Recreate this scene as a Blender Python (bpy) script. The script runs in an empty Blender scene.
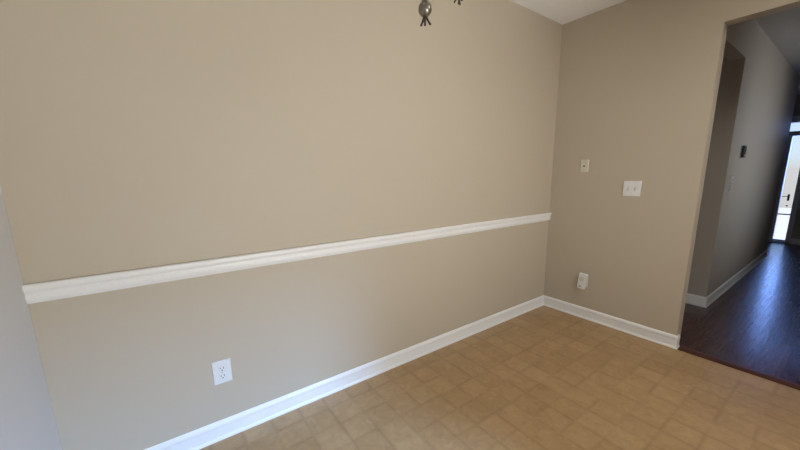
import bpy, bmesh, math
from mathutils import Vector, Matrix
PI = math.pi
S = bpy.context.scene
COL = S.collection

# ------------------------------------------------------------------ materials
def new_mat(name):
    m = bpy.data.materials.new(name); m.use_nodes = True
    nt = m.node_tree
    return m, nt, nt.nodes, nt.links, nt.nodes['Principled BSDF']

def paint(name, col, rough=0.6, bump=0.03, scale=180.0, var=0.02):
    m, nt, N, L, b = new_mat(name)
    b.inputs['Roughness'].default_value = rough
    tc = N.new('ShaderNodeTexCoord')
    n1 = N.new('ShaderNodeTexNoise'); n1.inputs['Scale'].default_value = 1.3; n1.inputs['Detail'].default_value = 3
    L.new(tc.outputs['Object'], n1.inputs['Vector'])
    mx = N.new('ShaderNodeMix'); mx.data_type = 'RGBA'
    mx.inputs['A'].default_value = (*[c*(1-var) for c in col], 1)
    mx.inputs['B'].default_value = (*[c*(1+var) for c in col], 1)
    L.new(n1.outputs['Fac'], mx.inputs['Factor']); L.new(mx.outputs['Result'], b.inputs['Base Color'])
    n2 = N.new('ShaderNodeTexNoise'); n2.inputs['Scale'].default_value = scale; n2.inputs['Detail'].default_value = 2
    L.new(tc.outputs['Object'], n2.inputs['Vector'])
    bp = N.new('ShaderNodeBump'); bp.inputs['Strength'].default_value = bump; bp.inputs['Distance'].default_value = 0.002
    L.new(n2.outputs['Fac'], bp.inputs['Height']); L.new(bp.outputs['Normal'], b.inputs['Normal'])
    return m

def plain(name, col, rough=0.4, metal=0.0):
    m, nt, N, L, b = new_mat(name)
    b.inputs['Roughness'].default_value = rough; b.inputs['Metallic'].default_value = metal
    tc = N.new('ShaderNodeTexCoord'); n1 = N.new('ShaderNodeTexNoise'); n1.inputs['Scale'].default_value = 60
    L.new(tc.outputs['Object'], n1.inputs['Vector'])
    mx = N.new('ShaderNodeMix'); mx.data_type = 'RGBA'
    mx.inputs['A'].default_value = (*[c*.97 for c in col], 1); mx.inputs['B'].default_value = (*[min(1, c*1.03) for c in col], 1)
    L.new(n1.outputs['Fac'], mx.inputs['Factor']); L.new(mx.outputs['Result'], b.inputs['Base Color'])
    return m

def math_node(N, L, op, a, b=None, c=None):
    n = N.new('ShaderNodeMath'); n.operation = op
    for i, v in enumerate((a, b, c)):
        if v is None: continue
        if isinstance(v, (int, float)): n.inputs[i].default_value = v
        else: L.new(v, n.inputs[i])
    return n.outputs[0]

def vinyl():
    """sheet vinyl printed as small stone squares, some of them merged into longer tiles"""
    m, nt, N, L, b = new_mat('vinyl_floor')
    M = lambda op, a, b_=None, c=None: math_node(N, L, op, a, b_, c)
    tc = N.new('ShaderNodeTexCoord'); sp = N.new('ShaderNodeSeparateXYZ')
    wob = N.new('ShaderNodeTexNoise'); wob.inputs['Scale'].default_value = 9; wob.inputs['Detail'].default_value = 3
    L.new(tc.outputs['Object'], wob.inputs['Vector'])
    L.new(tc.outputs['Object'], sp.inputs[0])
    T = 0.138
    w = M('MULTIPLY', M('SUBTRACT', wob.outputs['Fac'], 0.5), 0.035)
    u = M('ADD', M('DIVIDE', M('ADD', sp.outputs['X'], 2.654), T), w)
    v = M('ADD', M('DIVIDE', M('ADD', sp.outputs['Y'], 0.118), T), w)
    iu, iv = M('FLOOR', u), M('FLOOR', v)
    fu, fv = M('SUBTRACT', u, iu), M('SUBTRACT', v, iv)
    def cell(a, b_, k):
        c = N.new('ShaderNodeCombineXYZ'); L.new(a, c.inputs[0]); L.new(b_, c.inputs[1]); c.inputs[2].default_value = k
        wn = N.new('ShaderNodeTexWhiteNoise'); L.new(c.outputs[0], wn.inputs['Vector']); return wn.outputs['Value']
    def line(f, width):      # 1 on the joint, 0 inside
        d = M('MINIMUM', f, M('SUBTRACT', 1.0, f))
        return M('SUBTRACT', 1.0, M('MINIMUM', 1.0, M('DIVIDE', d, width)))
    ru = M('FLOOR', M('ADD', u, 0.5)); rv = M('FLOOR', M('ADD', v, 0.5))
    su = M('ADD', 0.35, M('MULTIPLY', cell(ru, iv, 3.0), 0.75))
    sv = M('ADD', 0.12, M('MULTIPLY', cell(iu, rv, 7.0), 0.95))
    g = M('MAXIMUM', M('MULTIPLY', line(fu, 0.10), su), M('MULTIPLY', line(fv, 0.10), sv))
    # tone of each square and of each block of two
    hu, hv = M('FLOOR', M('MULTIPLY', u, 0.5)), M('FLOOR', M('MULTIPLY', v, 0.5))
    blot = N.new('ShaderNodeTexNoise'); blot.inputs['Scale'].default_value = 5; blot.inputs['Detail'].default_value = 4
    L.new(tc.outputs['Object'], blot.inputs['Vector'])
    tone = M('ADD', M('ADD', M('MULTIPLY', cell(iu, iv, 1.0), 0.2), M('MULTIPLY', cell(hu, hv, 2.0), 0.22)), M('MULTIPLY', blot.outputs['Fac'], 0.62))
    vein = N.new('ShaderNodeTexNoise'); vein.inputs['Scale'].default_value = 19; vein.inputs['Detail'].default_value = 6; vein.inputs['Roughness'].default_value = .65
    vein.inputs['Distortion'].default_value = 1.2
    L.new(tc.outputs['Object'], vein.inputs['Vector'])
    fac = M('ADD', M('MULTIPLY', tone, 0.42), M('MULTIPLY', vein.outputs['Fac'], 0.66))
    cr = N.new('ShaderNodeValToRGB'); L.new(fac, cr.inputs['Fac'])
    cr.color_ramp.elements[0].position = 0.28; cr.color_ramp.elements[0].color = (*VIN_D, 1)
    cr.color_ramp.elements[1].position = 0.72; cr.color_ramp.elements[1].color = (*VIN_L, 1)
    mx = N.new('ShaderNodeMix'); mx.data_type = 'RGBA'
    L.new(M('MULTIPLY', g, 0.42), mx.inputs['Factor']); L.new(cr.outputs['Color'], mx.inputs['A']); mx.inputs['B'].default_value = (*VIN_G, 1)
    L.new(mx.outputs['Result'], b.inputs['Base Color'])
    b.inputs['Roughness'].default_value = 0.36
    bp = N.new('ShaderNodeBump'); bp.inputs['Strength'].default_value = 0.25; bp.inputs['Distance'].default_value = 0.001
    L.new(M('SUBTRACT', M('MULTIPLY', vein.outputs['Fac'], 0.3), g), bp.inputs['Height']); L.new(bp.outputs['Normal'], b.inputs['Normal'])
    return m

def hardwood():
    m, nt, N, L, b = new_mat('dark_hardwood')
    tc = N.new('ShaderNodeTexCoord')
    br = N.new('ShaderNodeTexBrick'); br.offset = 0.37; br.squash = 1
    br.inputs['Scale'].default_value = 1.0; br.inputs['Brick Width'].default_value = 1.1; br.inputs['Row Height'].default_value = 0.125
    br.inputs['Mortar Size'].default_value = 0.0022; br.inputs['Mortar Smooth'].default_value = .3
    br.inputs['Color1'].default_value = (0.036, 0.013, 0.011, 1); br.inputs['Color2'].default_value = (0.085, 0.030, 0.021, 1)
    br.inputs['Mortar'].default_value = (0.012, 0.005, 0.004, 1)
    L.new(tc.outputs['Object'], br.inputs['Vector'])
    mp = N.new('ShaderNodeMapping'); mp.inputs['Scale'].default_value = (1.5, 26, 1); L.new(tc.outputs['Object'], mp.inputs['Vector'])
    no = N.new('ShaderNodeTexNoise'); no.inputs['Scale'].default_value = 3; no.inputs['Detail'].default_value = 5; L.new(mp.outputs[0], no.inputs['Vector'])
    mx = N.new('ShaderNodeMix'); mx.data_type = 'RGBA'; mx.blend_type = 'MULTIPLY'; mx.inputs['Factor'].default_value = .7
    cr = N.new('ShaderNodeValToRGB'); cr.color_ramp.elements[0].color = (.45, .45, .45, 1); cr.color_ramp.elements[1].color = (1.25, 1.2, 1.15, 1)
    L.new(no.outputs['Fac'], cr.inputs['Fac']); L.new(br.outputs['Color'], mx.inputs['A']); L.new(cr.outputs['Color'], mx.inputs['B'])
    L.new(mx.outputs['Result'], b.inputs['Base Color'])
    rr = N.new('ShaderNodeMapRange'); rr.inputs['To Min'].default_value = .17; rr.inputs['To Max'].default_value = .36
    L.new(no.outputs['Fac'], rr.inputs['Value']); L.new(rr.outputs[0], b.inputs['Roughness'])
    bp = N.new('ShaderNodeBump'); bp.inputs['Strength'].default_value = .3; bp.inputs['Distance'].default_value = .001; bp.invert = True
    L.new(br.outputs['Fac'], bp.inputs['Height']); L.new(bp.outputs['Normal'], b.inputs['Normal'])
    b.inputs['Coat Weight'].default_value = .15; b.inputs['Coat Roughness'].default_value = .15
    return m

def glass():
    m = bpy.data.materials.new('window_glass'); m.use_nodes = True
    nt = m.node_tree; N, L = nt.nodes, nt.links; N.clear()
    o = N.new('ShaderNodeOutputMaterial'); t = N.new('ShaderNodeBsdfTransparent'); g = N.new('ShaderNodeBsdfGlossy')
    g.inputs['Roughness'].default_value = .02
    f = N.new('ShaderNodeFresnel'); f.inputs['IOR'].default_value = 1.45
    mx = N.new('ShaderNodeMixShader'); L.new(f.outputs[0], mx.inputs[0]); L.new(t.outputs[0], mx.inputs[1]); L.new(g.outputs[0], mx.inputs[2])
    L.new(mx.outputs[0], o.inputs[0]); return m

VIN_L = (0.475, 0.315, 0.160); VIN_D = (0.315, 0.190, 0.082); VIN_G = (0.22, 0.125, 0.052)
M_WALL = paint('tan_wall_paint', (0.525, 0.455, 0.348), rough=.55)
M_LEFT = paint('daylight_tinted_wall', (0.66, 0.67, 0.69), rough=.55)  # base colour lightened and blued in place of cool daylight on this wall
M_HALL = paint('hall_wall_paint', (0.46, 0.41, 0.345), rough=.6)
M_CEIL = paint('white_ceiling_paint', (0.93, 0.92, 0.915), rough=.85, bump=.12, scale=90)
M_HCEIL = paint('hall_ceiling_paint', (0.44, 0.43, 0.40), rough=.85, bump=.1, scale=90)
M_TRIM = plain('white_trim_paint', (0.86, 0.855, 0.83), .35)
M_PLATE = plain('white_plate_plastic', (0.78, 0.78, 0.76), .3)
M_ALMOND = plain('almond_plate_plastic', (0.66, 0.62, 0.51), .35)
M_SLOT = plain('dark_slot', (0.04, 0.038, 0.035), .6)
M_SCREW = plain('screw_metal', (0.5, 0.48, 0.44), .35, .9)
M_GREY = plain('grey_plastic', (0.42, 0.40, 0.37), .4)
M_BLACK = plain('black_plastic', (0.02, 0.024, 0.03), .3)
M_FLOOR = vinyl()
M_WOOD = hardwood()
M_THRES = plain('threshold_wood', (0.075, 0.026, 0.018), .28)
M_GLASS = glass()
M_DOORPAINT = plain('white_door_paint', (0.75, 0.75, 0.78), .4)
M_IRON = plain('antique_bronze', (0.075, 0.062, 0.05), .42, .7)
M_PEWTER = plain('aged_pewter_glaze', (0.24, 0.215, 0.165), .28, .7)
M_CANDLE = plain('cream_candle_sleeve', (0.7, 0.62, 0.45), .5)
M_BULB = plain('frosted_bulb', (0.85, 0.83, 0.78), .2)
M_FILL, nt_, N_, L_, b_ = new_mat('fill_light_glow')  # glowing face of the added fill lamp
b_.inputs['Base Color'].default_value = (.9, .88, .82, 1); b_.inputs['Emission Color'].default_value = (1, .98, .93, 1); b_.inputs['Emission Strength'].default_value = 9.6
M_CONC = paint('porch_concrete', (0.55, 0.54, 0.52), rough=.9)

# ------------------------------------------------------------------ helpers
def obj(name, bm, mat, parent=None, smooth=False, bevel=0):
    bmesh.ops.recalc_face_normals(bm, faces=bm.faces)
    me = bpy.data.meshes.new(name); bm.to_mesh(me); bm.free()
    if smooth:
        for p in me.polygons: p.use_smooth = True
    me.materials.append(mat)
    o = bpy.data.objects.new(name, me); COL.objects.link(o)
    if parent: o.parent = parent
    if bevel:
        b = o.modifiers.new('bevel', 'BEVEL'); b.width = bevel; b.segments = 3; b.limit_method = 'ANGLE'
    return o

def bx(bm, x0, x1, y0, y1, z0, z1):
    v = [bm.verts.new((x, y, z)) for x in (x0, x1) for y in (y0, y1) for z in (z0, z1)]
    for f in ((0,1,3,2),(4,6,7,5),(0,4,5,1),(2,3,7,6),(0,2,6,4),(1,5,7,3)): bm.faces.new([v[i] for i in f])

def boxes(name, lst, mat, parent=None, bevel=0):
    bm = bmesh.new()
    for b in lst: bx(bm, *b)
    return obj(name, bm, mat, parent, bevel=bevel)

def structure(o): o['kind'] = 'structure'; return o

def sweep(bm, path, prof):
    """prof (d, z) extruded along the xy path; d is measured to the right-hand side of travel, mitred at corners"""
    n = len(path); rings = []
    for i, p in enumerate(path):
        p = Vector(p); a = (Vector(path[i]) - Vector(path[i-1])).normalized() if i else None
        b = (Vector(path[i+1]) - p).normalized() if i < n-1 else None
        if a is None: a = b
        if b is None: b = a
        na = Vector((a.y, -a.x)); nb = Vector((b.y, -b.x)); m = (na + nb); m = m / max(1e-6, m.dot(na))
        rings.append([bm.verts.new((p.x + m.x*d, p.y + m.y*d, z)) for d, z in prof])
    k = len(prof)
    for i in range(n-1):
        for j in range(k): bm.faces.new((rings[i][j], rings[i][(j+1) % k], rings[i+1][(j+1) % k], rings[i+1][j]))
    bm.faces.new(rings[0]); bm.faces.new(list(reversed(rings[-1])))

BASE = [(0, 0), (.0165, 0), (.0162, .010), (.0145, .016), (.0115, .020), (.009, .022), (.009, .072), (.0105, .076), (.0105, .083), (.008, .092), (.004, .099), (0, .101)]
SHOE = BASE
def baseboard(name, path):
    bm = bmesh.new(); sweep(bm, path, BASE); return structure(obj(name, bm, M_TRIM))

def lathe(bm, prof, c=(0, 0, 0), seg=24, mat=None):
    rings = []
    for r, z in prof:
        rings.append([bm.verts.new((c[0] + r*math.cos(2*PI*i/seg), c[1] + r*math.sin(2*PI*i/seg), c[2] + z)) for i in range(seg)])
    for a, b in zip(rings, rings[1:]):
        for i in range(seg): bm.faces.new((a[i], a[(i+1) % seg], b[(i+1) % seg], b[i]))
    bm.faces.new(list(reversed(rings[0]))); bm.faces.new(rings[-1])

def tube(bm, pts, radii, seg=10):
    pts = [Vector(p) for p in pts]; rings = []
    up = Vector((0.13, 0.21, 1)).normalized()
    for i, p in enumerate(pts):
        t = (pts[min(i+1, len(pts)-1)] - pts[max(i-1, 0)]).normalized()
        s = t.cross(up)
        if s.length < .15: s = t.cross(Vector((1, 0, 0)))
        s.normalize(); w = s.cross(t)
        r = radii[i] if hasattr(radii, '__len__') else radii
        rings.append([bm.verts.new(p + s*r*math.cos(2*PI*k/seg) + w*r*math.sin(2*PI*k/seg)) for k in range(seg)])
    for a, b in zip(rings, rings[1:]):
        for i in range(seg): bm.faces.new((a[i], a[(i+1) % seg], b[(i+1) % seg], b[i]))
    bm.faces.new(list(reversed(rings[0]))); bm.faces.new(rings[-1])

def bez(p0, p1, p2, p3, n=16):
    P = [Vector(p) for p in (p0, p1, p2, p3)]
    return [P[0]*(1-t)**3 + P[1]*3*t*(1-t)**2 + P[2]*3*t*t*(1-t) + P[3]*t**3 for t in [i/n for i in range(n+1)]]

def thing(name, label, cat, loc, rot=(0, 0, 0), group=None):
    o = bpy.data.objects.new(name, None); COL.objects.link(o); o.location = loc; o.rotation_euler = rot
    o.empty_display_size = .05
    o['label'] = label; o['category'] = cat
    if group: o['group'] = group
    return o

# ------------------------------------------------------------------ dimensions
FZ = .006; XL = -3.261; YB = -2.9; H = 2.44; TH = 0.095
YO = -1.009; YO2 = -1.98; ZO = 2.1127       # opening to the hall
DX = 1.112; YH = -0.9275; HX = 4.22; FX = 5.72; YR = -2.10   # hall
ZH = 2.137
WX0, WX1, WZ0, WZ1 = -3.05, -1.17, 0.04, 2.08   # glazed patio door in the wall behind the camera

# ------------------------------------------------------------------ shell
structure(boxes('floor', [(XL, 0.0, YB, 0.0, -.12, FZ)], M_FLOOR))
structure(boxes('floor_hall', [(0.0, FX+TH, YR, 1.6, -.12, FZ)], M_WOOD))
structure(boxes('ceiling', [(XL-TH, TH, YB-TH, TH, H, H+.1)], M_CEIL))
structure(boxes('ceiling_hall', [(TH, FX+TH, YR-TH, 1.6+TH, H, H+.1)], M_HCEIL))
structure(boxes('wall_back', [(XL, 0, 0, TH, -.12, H)], M_WALL))
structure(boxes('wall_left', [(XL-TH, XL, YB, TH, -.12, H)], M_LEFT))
# the wall with the opening
structure(boxes('wall_right', [(0, TH, YO, TH, 0, H), (0, TH, YO2, YO, ZO, H), (0, TH, YB, YO2, 0, H)], M_WALL))
structure(boxes('wall_front', [(XL-TH, WX0, YB-TH, YB, -.12, H), (WX1, TH, YB-TH, YB, -.12, H), (WX0, WX1, YB-TH, YB, WZ1, H), (WX0, WX1, YB-TH, YB, -.12, WZ0)], M_WALL))
# hall
structure(boxes('wall_hall', [(DX, HX, YH, YH+TH, 0, H), (TH, DX, YH, YH+TH, ZH, H), (DX, DX+TH, YH+TH, 1.6, 0, H), (HX-TH, HX, YH+TH, 1.6, 0, H)], M_HALL))
structure(boxes('wall_passage_left', [(0, TH, TH, 1.6, 0, H)], M_HALL))
structure(boxes('wall_passage_end', [(0, FX+TH, 1.6, 1.6+TH, 0, H)], M_HALL))
SX0, SX1, SZ0, SZ1 = 1.4, 3.0, .75, 2.2
structure(boxes('wall_hall_right', [(TH, SX0, YR-TH, YR, 0, H), (SX1, FX+TH, YR-TH, YR, 0, H), (SX0, SX1, YR-TH, YR, 0, SZ0), (SX0, SX1, YR-TH, YR, SZ1, H)], M_HALL))
# entry wall with narrow glazed door and transom
GY0, GY1, GZ = -.965, -.822, 1.787
TY0, TY1, TZ0, TZ1 = -1.45, -.67, 1.862, 2.0
structure(boxes('wall_entry', [(FX, FX+TH, TY1, 1.6, 0, H), (FX, FX+TH, TY0, TY1, TZ1, H), (FX, FX+TH, YR, TY0, 0, H),
    (FX, FX+TH, TY0, GY0-.05, 0, TZ0-.03), (FX, FX+TH, GY1+.05, TY1, 0, TZ0-.03)], M_HALL))

# ------------------------------------------------------------------ trims
bm = bmesh.new()
baseboard('baseboard_back', [(XL+.001, -.0005), (-.0005, -.0005)])
bm = bmesh.new(); sweep(bm, [(-.0005, -.0005), (-.0005, YO-.0005), (.046, YO-.0005)], BASE)
structure(obj('baseboard_right', bm, M_TRIM))
bm = bmesh.new(); sweep(bm, [(TH+.0005, YO2+.0005), (-.0005, YO2+.0005), (-.0005, YB+.015)], BASE)
structure(obj('baseboard_right', bm, M_TRIM))
bm = bmesh.new(); sweep(bm, [(XL+.0005, YB+.03), (XL+.0005, -.026)], BASE)
structure(obj('baseboard_left', bm, M_TRIM))
bm = bmesh.new(); sweep(bm, [(DX-.0005, 1.58), (DX-.0005, YH-.0005), (HX+.0005, YH-.0005), (HX+.0005, 1.58)], BASE)
structure(obj('baseboard_hall', bm, M_TRIM))
bm = bmesh.new(); sweep(bm, [(FX-.0005, GY0-.06), (FX-.0005, YR+.015)], BASE)
structure(obj('baseboard_entry', bm, M_TRIM))
# chair rail
RT, RB = .889, .820; h = RT-RB
bm = bmesh.new()
sweep(bm, [(XL+.0005, -.0005), (-.0005, -.0005)], [(0, RB), (.007, RB), (.009, RB+.006), (.0135, RB+.014), (.0145, RB+.024), (.0115, RB+.030), (.0115, RB+.040),
      (.0185, RB+.047), (.021, RB+.055), (.021, RB+.062), (.017, RT), (0, RT)])
structure(obj('trim_1', bm, M_TRIM))
# threshold strip between the vinyl and the wood
bm = bmesh.new(); sweep(bm, [(0.048, YO-.019), (0.048, YO2+.019)], [(0, .0065), (.062, .0065), (.062, .009), (.052, .014), (.03, .018), (0, .018)])
structure(obj('trim_2', bm, M_THRES))

# ------------------------------------------------------------------ entry door (seen past the end of the hall wall)
d = bpy.data.objects.new('door_1', None); COL.objects.link(d); d.location = (FX, (GY0+GY1)/2, 0); d['kind'] = 'structure'
def loc_boxes(name, lst, mat, par, off, bevel=0):
    return boxes(name, [(a-off[0], b-off[0], c-off[1], e-off[1], f-off[2], g-off[2]) for a, b, c, e, f, g in lst], mat, par, bevel)
o3 = (FX, (GY0+GY1)/2, 0)
loc_boxes('door_frame', [(FX-.02, FX+TH, GY0-.06, GY0-.002, .01, GZ+.07), (FX-.02, FX+TH, GY1+.002, GY1+.11, .01, GZ+.07), (FX-.02, FX+TH, GY0-.002, GY1+.002, GZ, GZ+.07)], M_DOORPAINT, d, o3, .003)
loc_boxes('glass_pane', [(FX+.05, FX+.056, GY0-.002, GY1+.002, .055, GZ)], M_GLASS, d, o3)
loc_boxes('kick_panel', [(FX+.03, FX+.07, GY0-.002, GY1+.002, .03, .055)], M_DOORPAINT, d, o3)
loc_boxes('door_sill', [(FX-.03, FX+TH, GY0-.06, GY1+.11, .0005, .03)], M_GREY, d, o3)
bm = bmesh.new()
bx(bm, -.012, .0, -.013, .013, -.055, .055)
tube(bm, [(-.012, 0, .02), (-.05, 0, .02), (-.055, .012, .02), (-.052, .07, .015)], .006)
hd = obj('door_handle', bm, M_BLACK, d); hd.location = (FX+.048-o3[0], -.905-o3[1], .78)
bm = bmesh.new(); tube(bm, [(0, 0, 0), (-.015, 0, 0)], .013, 16)
lk = obj('door_lock', bm, M_BLACK, d); lk.location = (FX+.048-o3[0], -.905-o3[1], .64)
loc_boxes('push_bar', [(FX+.03, FX+.048, GY0, GY1, .485, .505)], M_GREY, d, o3)
# transom window
w = bpy.data.objects.new('window_2', None); COL.objects.link(w); w.location = (FX, (TY0+TY1)/2, TZ0); w['kind'] = 'structure'
o4 = tuple(w.location)
loc_boxes('window_frame', [(FX-.02, FX+TH, TY0, TY1, TZ0-.03, TZ0), (FX-.02, FX+.01, TY0-.05, TY1+.05, TZ1, TZ1+.10), (FX-.02, FX+.01, TY0-.05, TY0, TZ0, TZ1), (FX-.02, FX+.01, TY1, TY1+.05, TZ0, TZ1)], M_DOORPAINT, w, o4, .003)
loc_boxes('window_glass', [(FX+.05, FX+.056, TY0, TY1, TZ0, TZ1)], M_GLASS, w, o4)

# glazed patio door behind the camera: the room's daylight
w = bpy.data.objects.new('window_1', None); COL.objects.link(w); w.location = (0, 0, 0); w['kind'] = 'structure'
xm = (WX0+WX1)/2; Y0 = YB-TH; Y1 = YB+.01
boxes('window_frame', [(WX0, WX0+.04, Y0, Y1, WZ0, WZ1), (WX1-.04, WX1, Y0, Y1, WZ0, WZ1), (WX0+.04, WX1-.04, Y0, Y1, WZ1-.04, WZ1),
    (WX0+.04, WX1-.04, Y0, Y1, WZ0, WZ0+.05), (xm-.03, xm+.03, YB-.08, YB-.03, WZ0+.05, WZ1-.04)], M_TRIM, w)
boxes('window_glass', [(WX0+.04, xm-.03, YB-.055, YB-.05, WZ0+.05, WZ1-.04), (xm+.03, WX1-.04, YB-.055, YB-.05, WZ0+.05, WZ1-.04)], M_GLASS, w)
w = bpy.data.objects.new('fill_window', None); COL.objects.link(w); w['kind'] = 'structure'  # unseen window added to let fill light onto the hall wall
boxes('window_frame', [(SX0, SX0+.05, YR-TH, YR+.01, SZ0, SZ1), (SX1-.05, SX1, YR-TH, YR+.01, SZ0, SZ1), (SX0+.05, SX1-.05, YR-TH, YR+.01, SZ1-.05, SZ1), (SX0+.05, SX1-.05, YR-TH, YR+.03, SZ0, SZ0+.05)], M_TRIM, w)
boxes('window_glass', [(SX0+.05, SX1-.05, YR-.055, YR-.05, SZ0+.05, SZ1-.05)], M_GLASS, w)
# ground outside
structure(boxes('ground_outside', [(-14, 16, -14, 12, -.35, -.16)], M_CONC))

# ------------------------------------------------------------------ wall plates.  local frame: +Y out of the wall, X along it
def plate_part(par, w_, h_, mat, t=.006, name='cover_plate'):
    bm = bmesh.new(); a, b = w_/2, h_/2
    lo = [bm.verts.new(p) for p in ((-a, 0, -b), (a, 0, -b), (a, 0, b), (-a, 0, b))]
    k = .004
    hi = [bm.verts.new(p) for p in ((-a+k, t, -b+k), (a-k, t, -b+k), (a-k, t, b-k), (-a+k, t, b-k))]
    bm.faces.new(lo); bm.faces.new(hi)
    for i in range(4): bm.faces.new((lo[i], lo[(i+1) % 4], hi[(i+1) % 4], hi[i]))
    return obj(name, bm, mat, par, bevel=.0012)

def disc(bm, x, z, y0, y1, r, seg=16):
    tube(bm, [(x, y0, z), (x, y1, z)], r, seg)

def duplex(par, mat, y=.006):
    for s in (-1, 1):
        z = s*.0195
        bm = bmesh.new()
        ring = []
        for i in range(24):
            a = 2*PI*i/24; ring.append((max(-.0145, min(.0145, .0172*math.cos(a))), z + max(-.0135, min(.0135, .0165*math.sin(a)))))
        lo = [bm.verts.new((p[0], y-.001, p[1])) for p in ring]; hi = [bm.verts.new((p[0], y+.003, p[1])) for p in ring]
        bm.faces.new(lo); bm.faces.new(hi)
        for i in range(24): bm.faces.new((lo[i], lo[(i+1) % 24], hi[(i+1) % 24], hi[i]))
        r = obj('socket', bm, mat, par)
        bm = bmesh.new()
        bx(bm, -.0078, -.0054, y+.0025, y+.0034, z-.001, z+.0085); bx(bm, .0054, .0078, y+.0025, y+.0034, z, z+.0075)
        disc(bm, 0, z-.0075, y+.0025, y+.0034, .0028, 12)
        obj('socket_slot', bm, M_SLOT, r)
def screw(par, x, z, y=.006, mat=None):
    bm = bmesh.new(); disc(bm, x, z, y-.001, y+.0012, .0032, 12); bx(bm, x-.0028, x+.0028, y+.0010, y+.0015, z-.0005, z+.0005)
    return obj('screw', bm, mat or M_SCREW, par)

FACE_BACK = (0, 0, PI)      # on the long wall, facing -Y
FACE_RIGHT = (0, 0, PI/2)   # on the right wall, facing -X
t = thing('wall_outlet', 'white duplex electrical outlet low on the tan wall below the chair rail', 'outlet', (-2.706, -.0005, .3445), FACE_BACK)
plate_part(t, .080, .116, M_PLATE); duplex(t, M_PLATE); screw(t, 0, 0)

t = thing('wall_outlet', 'almond outlet plate above the baseboard with an adapter plugged into it', 'outlet', (-.0005, -.350, .338), FACE_RIGHT)
plate_part(t, .072, .116, M_ALMOND); duplex(t, M_ALMOND); screw(t, 0, 0)

t = thing('plug_in_adapter', 'small off-white plug-in adapter with a dark button, tilted in the outlet beside the corner', 'adapter', (-.0092, -.351, .338), (0, 0, PI/2))
t.rotation_euler = Matrix.Rotation(PI/2, 3, 'Z').to_euler()
bm = bmesh.new()
bx(bm, -.032, .032, 0, .03, -.070, .066)
body = obj('body', bm, M_PLATE, t, bevel=.008)
body.rotation_euler = (0, math.radians(-5), 0)
bm = bmesh.new(); disc(bm, .010, -.046, .029, .0325, .009, 20); obj('button', bm, M_GREY, t)
bm = bmesh.new(); disc(bm, .0, .018, .029, .0315, .019, 24); obj('lens_ring', bm, M_ALMOND, t)

t = thing('light_switch', 'white double toggle switch plate in the middle of the right wall', 'light switch', (-.0005, -.6305, 1.1205), FACE_RIGHT)
plate_part(t, .118, .116, M_PLATE)
for s in (-1, 1):
    bm = bmesh.new(); bx(bm, s*.023-.0055, s*.023+.0055, .0055, .0068, -.0125, .0125); obj('toggle_slot', bm, M_GREY, t)
    bm = bmesh.new()
    v = [bm.verts.new(p) for p in ((s*.023-.0045, .006, -.008), (s*.023+.0045, .006, -.008), (s*.023+.0045, .006, .004), (s*.023-.0045, .006, .004),
                                   (s*.023-.0035, .019, .006), (s*.023+.0035, .019, .006), (s*.023+.0035, .017, .011), (s*.023-.0035, .017, .011))]
    for f in ((0,1,2,3),(4,5,6,7),(0,1,5,4),(1,2,6,5),(2,3,7,6),(3,0,4,7)): bm.faces.new([v[i] for i in f])
    obj('toggle', bm, M_PLATE, t)
    screw(t, s*.023, .030, mat=M_PLATE); screw(t, s*.023, -.030, mat=M_PLATE)

t = thing('phone_jack', 'small almond phone jack plate on the right wall, above and left of the double switch', 'wall plate', (-.0005, -.275, 1.2955), FACE_RIGHT)
plate_part(t, .066, .100, M_ALMOND)
bm = bmesh.new(); bx(bm, -.010, .010, .005, .009, -.012, .010); jb = obj('jack', bm, M_ALMOND, t, bevel=.001)
bm = bmesh.new(); bx(bm, -.0062, .0062, .0085, .0093, -.007, .005); obj('jack_hole', bm, M_SLOT, jb)
screw(t, 0, .036); screw(t, 0, -.036)

# hall wall
t = thing('thermostat', 'dark thermostat on the grey hall wall', 'thermostat', (1.545, YH-.0005, 1.41), FACE_BACK)
bm = bmesh.new(); bx(bm, -.05, .05, 0, .004, -.062, .062); obj('back_plate', bm, M_GREY, t, bevel=.002)
bm = bmesh.new(); bx(bm, -.042, .042, .004, .024, -.052, .055); obj('case', bm, M_BLACK, t, bevel=.006)
bm = bmesh.new(); bx(bm, -.028, .028, .0235, .0247, .0, .04); obj('display', bm, M_SLOT, t)
bm = bmesh.new(); bx(bm, -.018, .018, .0235, .0265, -.042, -.024); obj('button', bm, M_PLATE, t)
t = thing('light_switch', 'grey switch plate with white toggles on the hall wall below the thermostat', 'light switch', (1.300, YH-.0005, 1.135), FACE_BACK)
plate_part(t, .072, .150, M_HALL)
for z in (.045, .012, -.042):
    bm = bmesh.new(); bx(bm, -.009, .009, .005, .016, z-.011, z+.011); obj('toggle', bm, M_PLATE, t, bevel=.002)

# ------------------------------------------------------------------ chandelier (only its lowest tips come into the frame)
CX, CY, CZ = -2.01, -.651, 1.76
ch = thing('chandelier', 'bronze chandelier whose ball finial and leafy tips hang in at the top edge', 'chandelier', (CX, CY, CZ))
def prongs(bm, z, L, n, spread, r, a0=0.0, rise=None):
    for i in range(n):
        a = a0 + 2*PI*i/n; c, s = math.cos(a), math.sin(a)
        pts = bez((c*.003, s*.003, z), (c*spread*.35, s*spread*.35, z-L*.35), (c*spread*.7, s*spread*.7, z-L*.62), (c*spread, s*spread, z-L*.86), 7)
        tube(bm, pts, [r*1.15, r*1.2, r*1.1, r, r*.95, r*.95, r*1.15, r*.75], 8)
    tube(bm, [(0, 0, z), (.001, 0, z-L*.5), (0, 0, z-L*.9), (0, 0, z-L)], [r*1.3, r, r*1.25, r*.7], 8)
bm = bmesh.new()
lathe(bm, [(.001, .028), (.007, .029), (.013, .032), (.019, .038), (.0228, .046), (.0238, .054), (.0225, .063), (.0185, .070), (.0135, .075), (.0125, .080), (.013, .088), (.012, .1), (.006, .110)])
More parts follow.
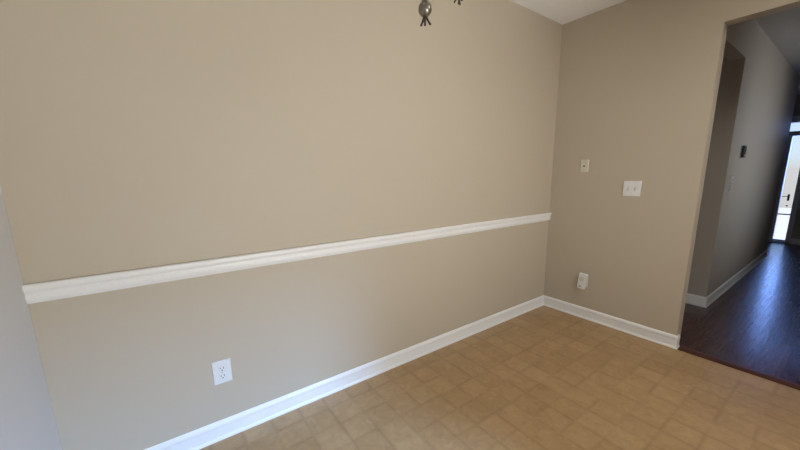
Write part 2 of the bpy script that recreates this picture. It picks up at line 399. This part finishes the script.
fin = obj('finial', bm, M_PEWTER, ch, True)
bm = bmesh.new(); prongs(bm, .034, .034, 3, .021, .0036, math.radians(-22)); obj('leaf_tips', bm, M_IRON, fin, True)
bm = bmesh.new()
lathe(bm, [(.006, .106), (.012, .112), (.03, .13), (.045, .16), (.04, .185), (.018, .205), (.012, .24), (.018, .26), (.014, .30), (.01, .36), (.016, .38), (.008, .40)])
obj('body', bm, M_IRON, ch, True)
bm = bmesh.new(); lathe(bm, [(.008, .4), (.008, .41)]); 
for i in range(8):
    z = .415 + i*.031; ring = []
    for k in range(13):
        a = 2*PI*k/12; p = (.009*math.cos(a), 0, z + .019*math.sin(a))
        ring.append(p if i % 2 else (p[1], p[0], p[2]))
    tube(bm, ring, .0022, 6)
obj('chain', bm, M_IRON, ch, True)
bm = bmesh.new(); lathe(bm, [(.006, .643), (.02, .646), (.05, .66), (.062, .672), (.065, .6795)]); obj('canopy', bm, M_IRON, ch, True)
R3 = .222; A0 = math.radians(13.5)
for k in range(3):
    a = A0 + 2*PI*k/3; c, s = math.cos(a), math.sin(a)
    P = lambda r, z: (c*r, s*r, z)
    bm = bmesh.new()
    pts = bez(P(.03, .17), P(.10, .30), P(.13, .20), P(.17, .19), 12) + bez(P(.17, .19), P(.20, .185), P(R3, .20), P(R3, .24), 8)[1:]
    tube(bm, pts, .0055, 10)
    arm = obj('arm', bm, M_IRON, ch, True)
    bm = bmesh.new(); lathe(bm, [(.005, .238), (.02, .243), (.038, .252), (.042, .262), (.03, .256), (.014, .258)], P(R3, 0)); obj('drip_cup', bm, M_IRON, arm, True)
    bm = bmesh.new(); lathe(bm, [(.0125, .256), (.0125, .34)], P(R3, 0)); obj('candle_sleeve', bm, M_CANDLE, arm, True)
    bm = bmesh.new(); lathe(bm, [(.006, .34), (.012, .35), (.0165, .37), (.014, .39), (.006, .41), (.001, .424)], P(R3, 0)); obj('bulb', bm, M_BULB, arm, True)
    bm = bmesh.new(); prongs(bm, .03, .036, 3, .019, .0034, math.radians(150))
    lathe(bm, [(.001, .024), (.008, .025), (.014, .030), (.019, .039), (.02, .048), (.016, .06), (.008, .068), (.005, .08)])
    for v in bm.verts: v.co += Vector(P(R3, .150))
    obj('arm_finial', bm, M_IRON, arm, True)

# ------------------------------------------------------------------ light
def area(name, loc, target, sx, sy, power, col, spread=180):
    l = bpy.data.lights.new(name, 'AREA'); l.shape = 'RECTANGLE'; l.size = sx; l.size_y = sy; l.energy = power; l.color = col; l.spread = math.radians(spread)
    o = bpy.data.objects.new(name, l); COL.objects.link(o); o.location = loc
    o.rotation_euler = (Vector(target) - Vector(loc)).to_track_quat('-Z', 'Y').to_euler()
    return o
# daylight entering by the patio door: cool from the sky, warm from the sunlit ground
area('sky_daylight', (-.62, YB-2.4, 3.75), (-2.6, -.1, .1), .42, 1.5, 158, (.28, .52, 1), 70)
area('ground_bounce', (-1.85, YB-.5, .3), (-1.7, -1.3, 2.44), 1.6, .9, 49, (1.0, .985, .95), 130)
# daylight at the front entry and fill light through the added window in the hall's right wall
area('entry_daylight', (FX+.9, -1.0, 1.7), (FX-2, -1.0, .3), 1.6, 2.2, 85, (.19, .36, 1.0))
area('hall_fill', ((SX0+SX1)/2, YR-.6, 1.6), ((SX0+SX1)/2-.3, YH, 1.6), 1.5, 1.3, 9, (.95, .92, .9))
sun = bpy.data.lights.new('sun', 'SUN'); sun.energy = 7; sun.angle = .01; so = bpy.data.objects.new('sun', sun); COL.objects.link(so)
so.rotation_euler = Vector((-.2, .8, .75)).to_track_quat('Z', 'Y').to_euler(); so.location = (0, 0, 6)
# box lamp added as fill light, on the unseen ceiling behind the camera
t = thing('fill_lamp', 'white box lamp added for fill light on the unseen kitchen ceiling', 'lamp', (-.95, -2.1, H-.0005))
boxes('fill_frame', [(-.66, -.62, -.36, .36, -.09, 0), (.62, .66, -.36, .36, -.09, 0), (-.62, .62, -.36, -.32, -.09, 0), (-.62, .62, .32, .36, -.09, 0)], M_TRIM, t, .004)
boxes('fill_diffuser', [(-.62, .62, -.32, .32, -.085, -.01)], M_FILL, t)

W = bpy.data.worlds.new('World'); S.world = W; W.use_nodes = True
N = W.node_tree.nodes; L = W.node_tree.links; bg = N['Background']
sk = N.new('ShaderNodeTexSky'); sk.sky_type = 'HOSEK_WILKIE'; sk.turbidity = 4; sk.sun_direction = (.3, -.5, .75); 
L.new(sk.outputs[0], bg.inputs['Color']); bg.inputs['Strength'].default_value = 4.4

# ------------------------------------------------------------------ camera
f = 328.171; yaw, pit, rol = map(math.radians, (54.67094534, -10.50153071, -0.7738173))
F = Vector((math.cos(yaw)*math.cos(pit), math.sin(yaw)*math.cos(pit), math.sin(pit)))
Rt = Vector((math.sin(yaw), -math.cos(yaw), 0)); U = Rt.cross(F)
c, s = math.cos(rol), math.sin(rol)
R2 = c*Rt + s*U; U2 = -s*Rt + c*U
cam = bpy.data.cameras.new('Camera'); co = bpy.data.objects.new('Camera', cam); COL.objects.link(co)
co.matrix_world = Matrix(((R2.x, U2.x, -F.x, -2.82889625), (R2.y, U2.y, -F.y, -1.63406133), (R2.z, U2.z, -F.z, 1.24353969), (0, 0, 0, 1)))
cam.sensor_width = 36; cam.sensor_fit = 'HORIZONTAL'; cam.lens = f*36/800; cam.shift_x = .2527/800; cam.shift_y = 10.7328/800
cam.clip_start = .02; cam.clip_end = 100
S.camera = co
S.view_settings.view_transform = 'Standard'; S.view_settings.look = 'None'; S.view_settings.gamma = 1; S.view_settings.use_curve_mapping = False
S.view_settings.exposure = 0.0
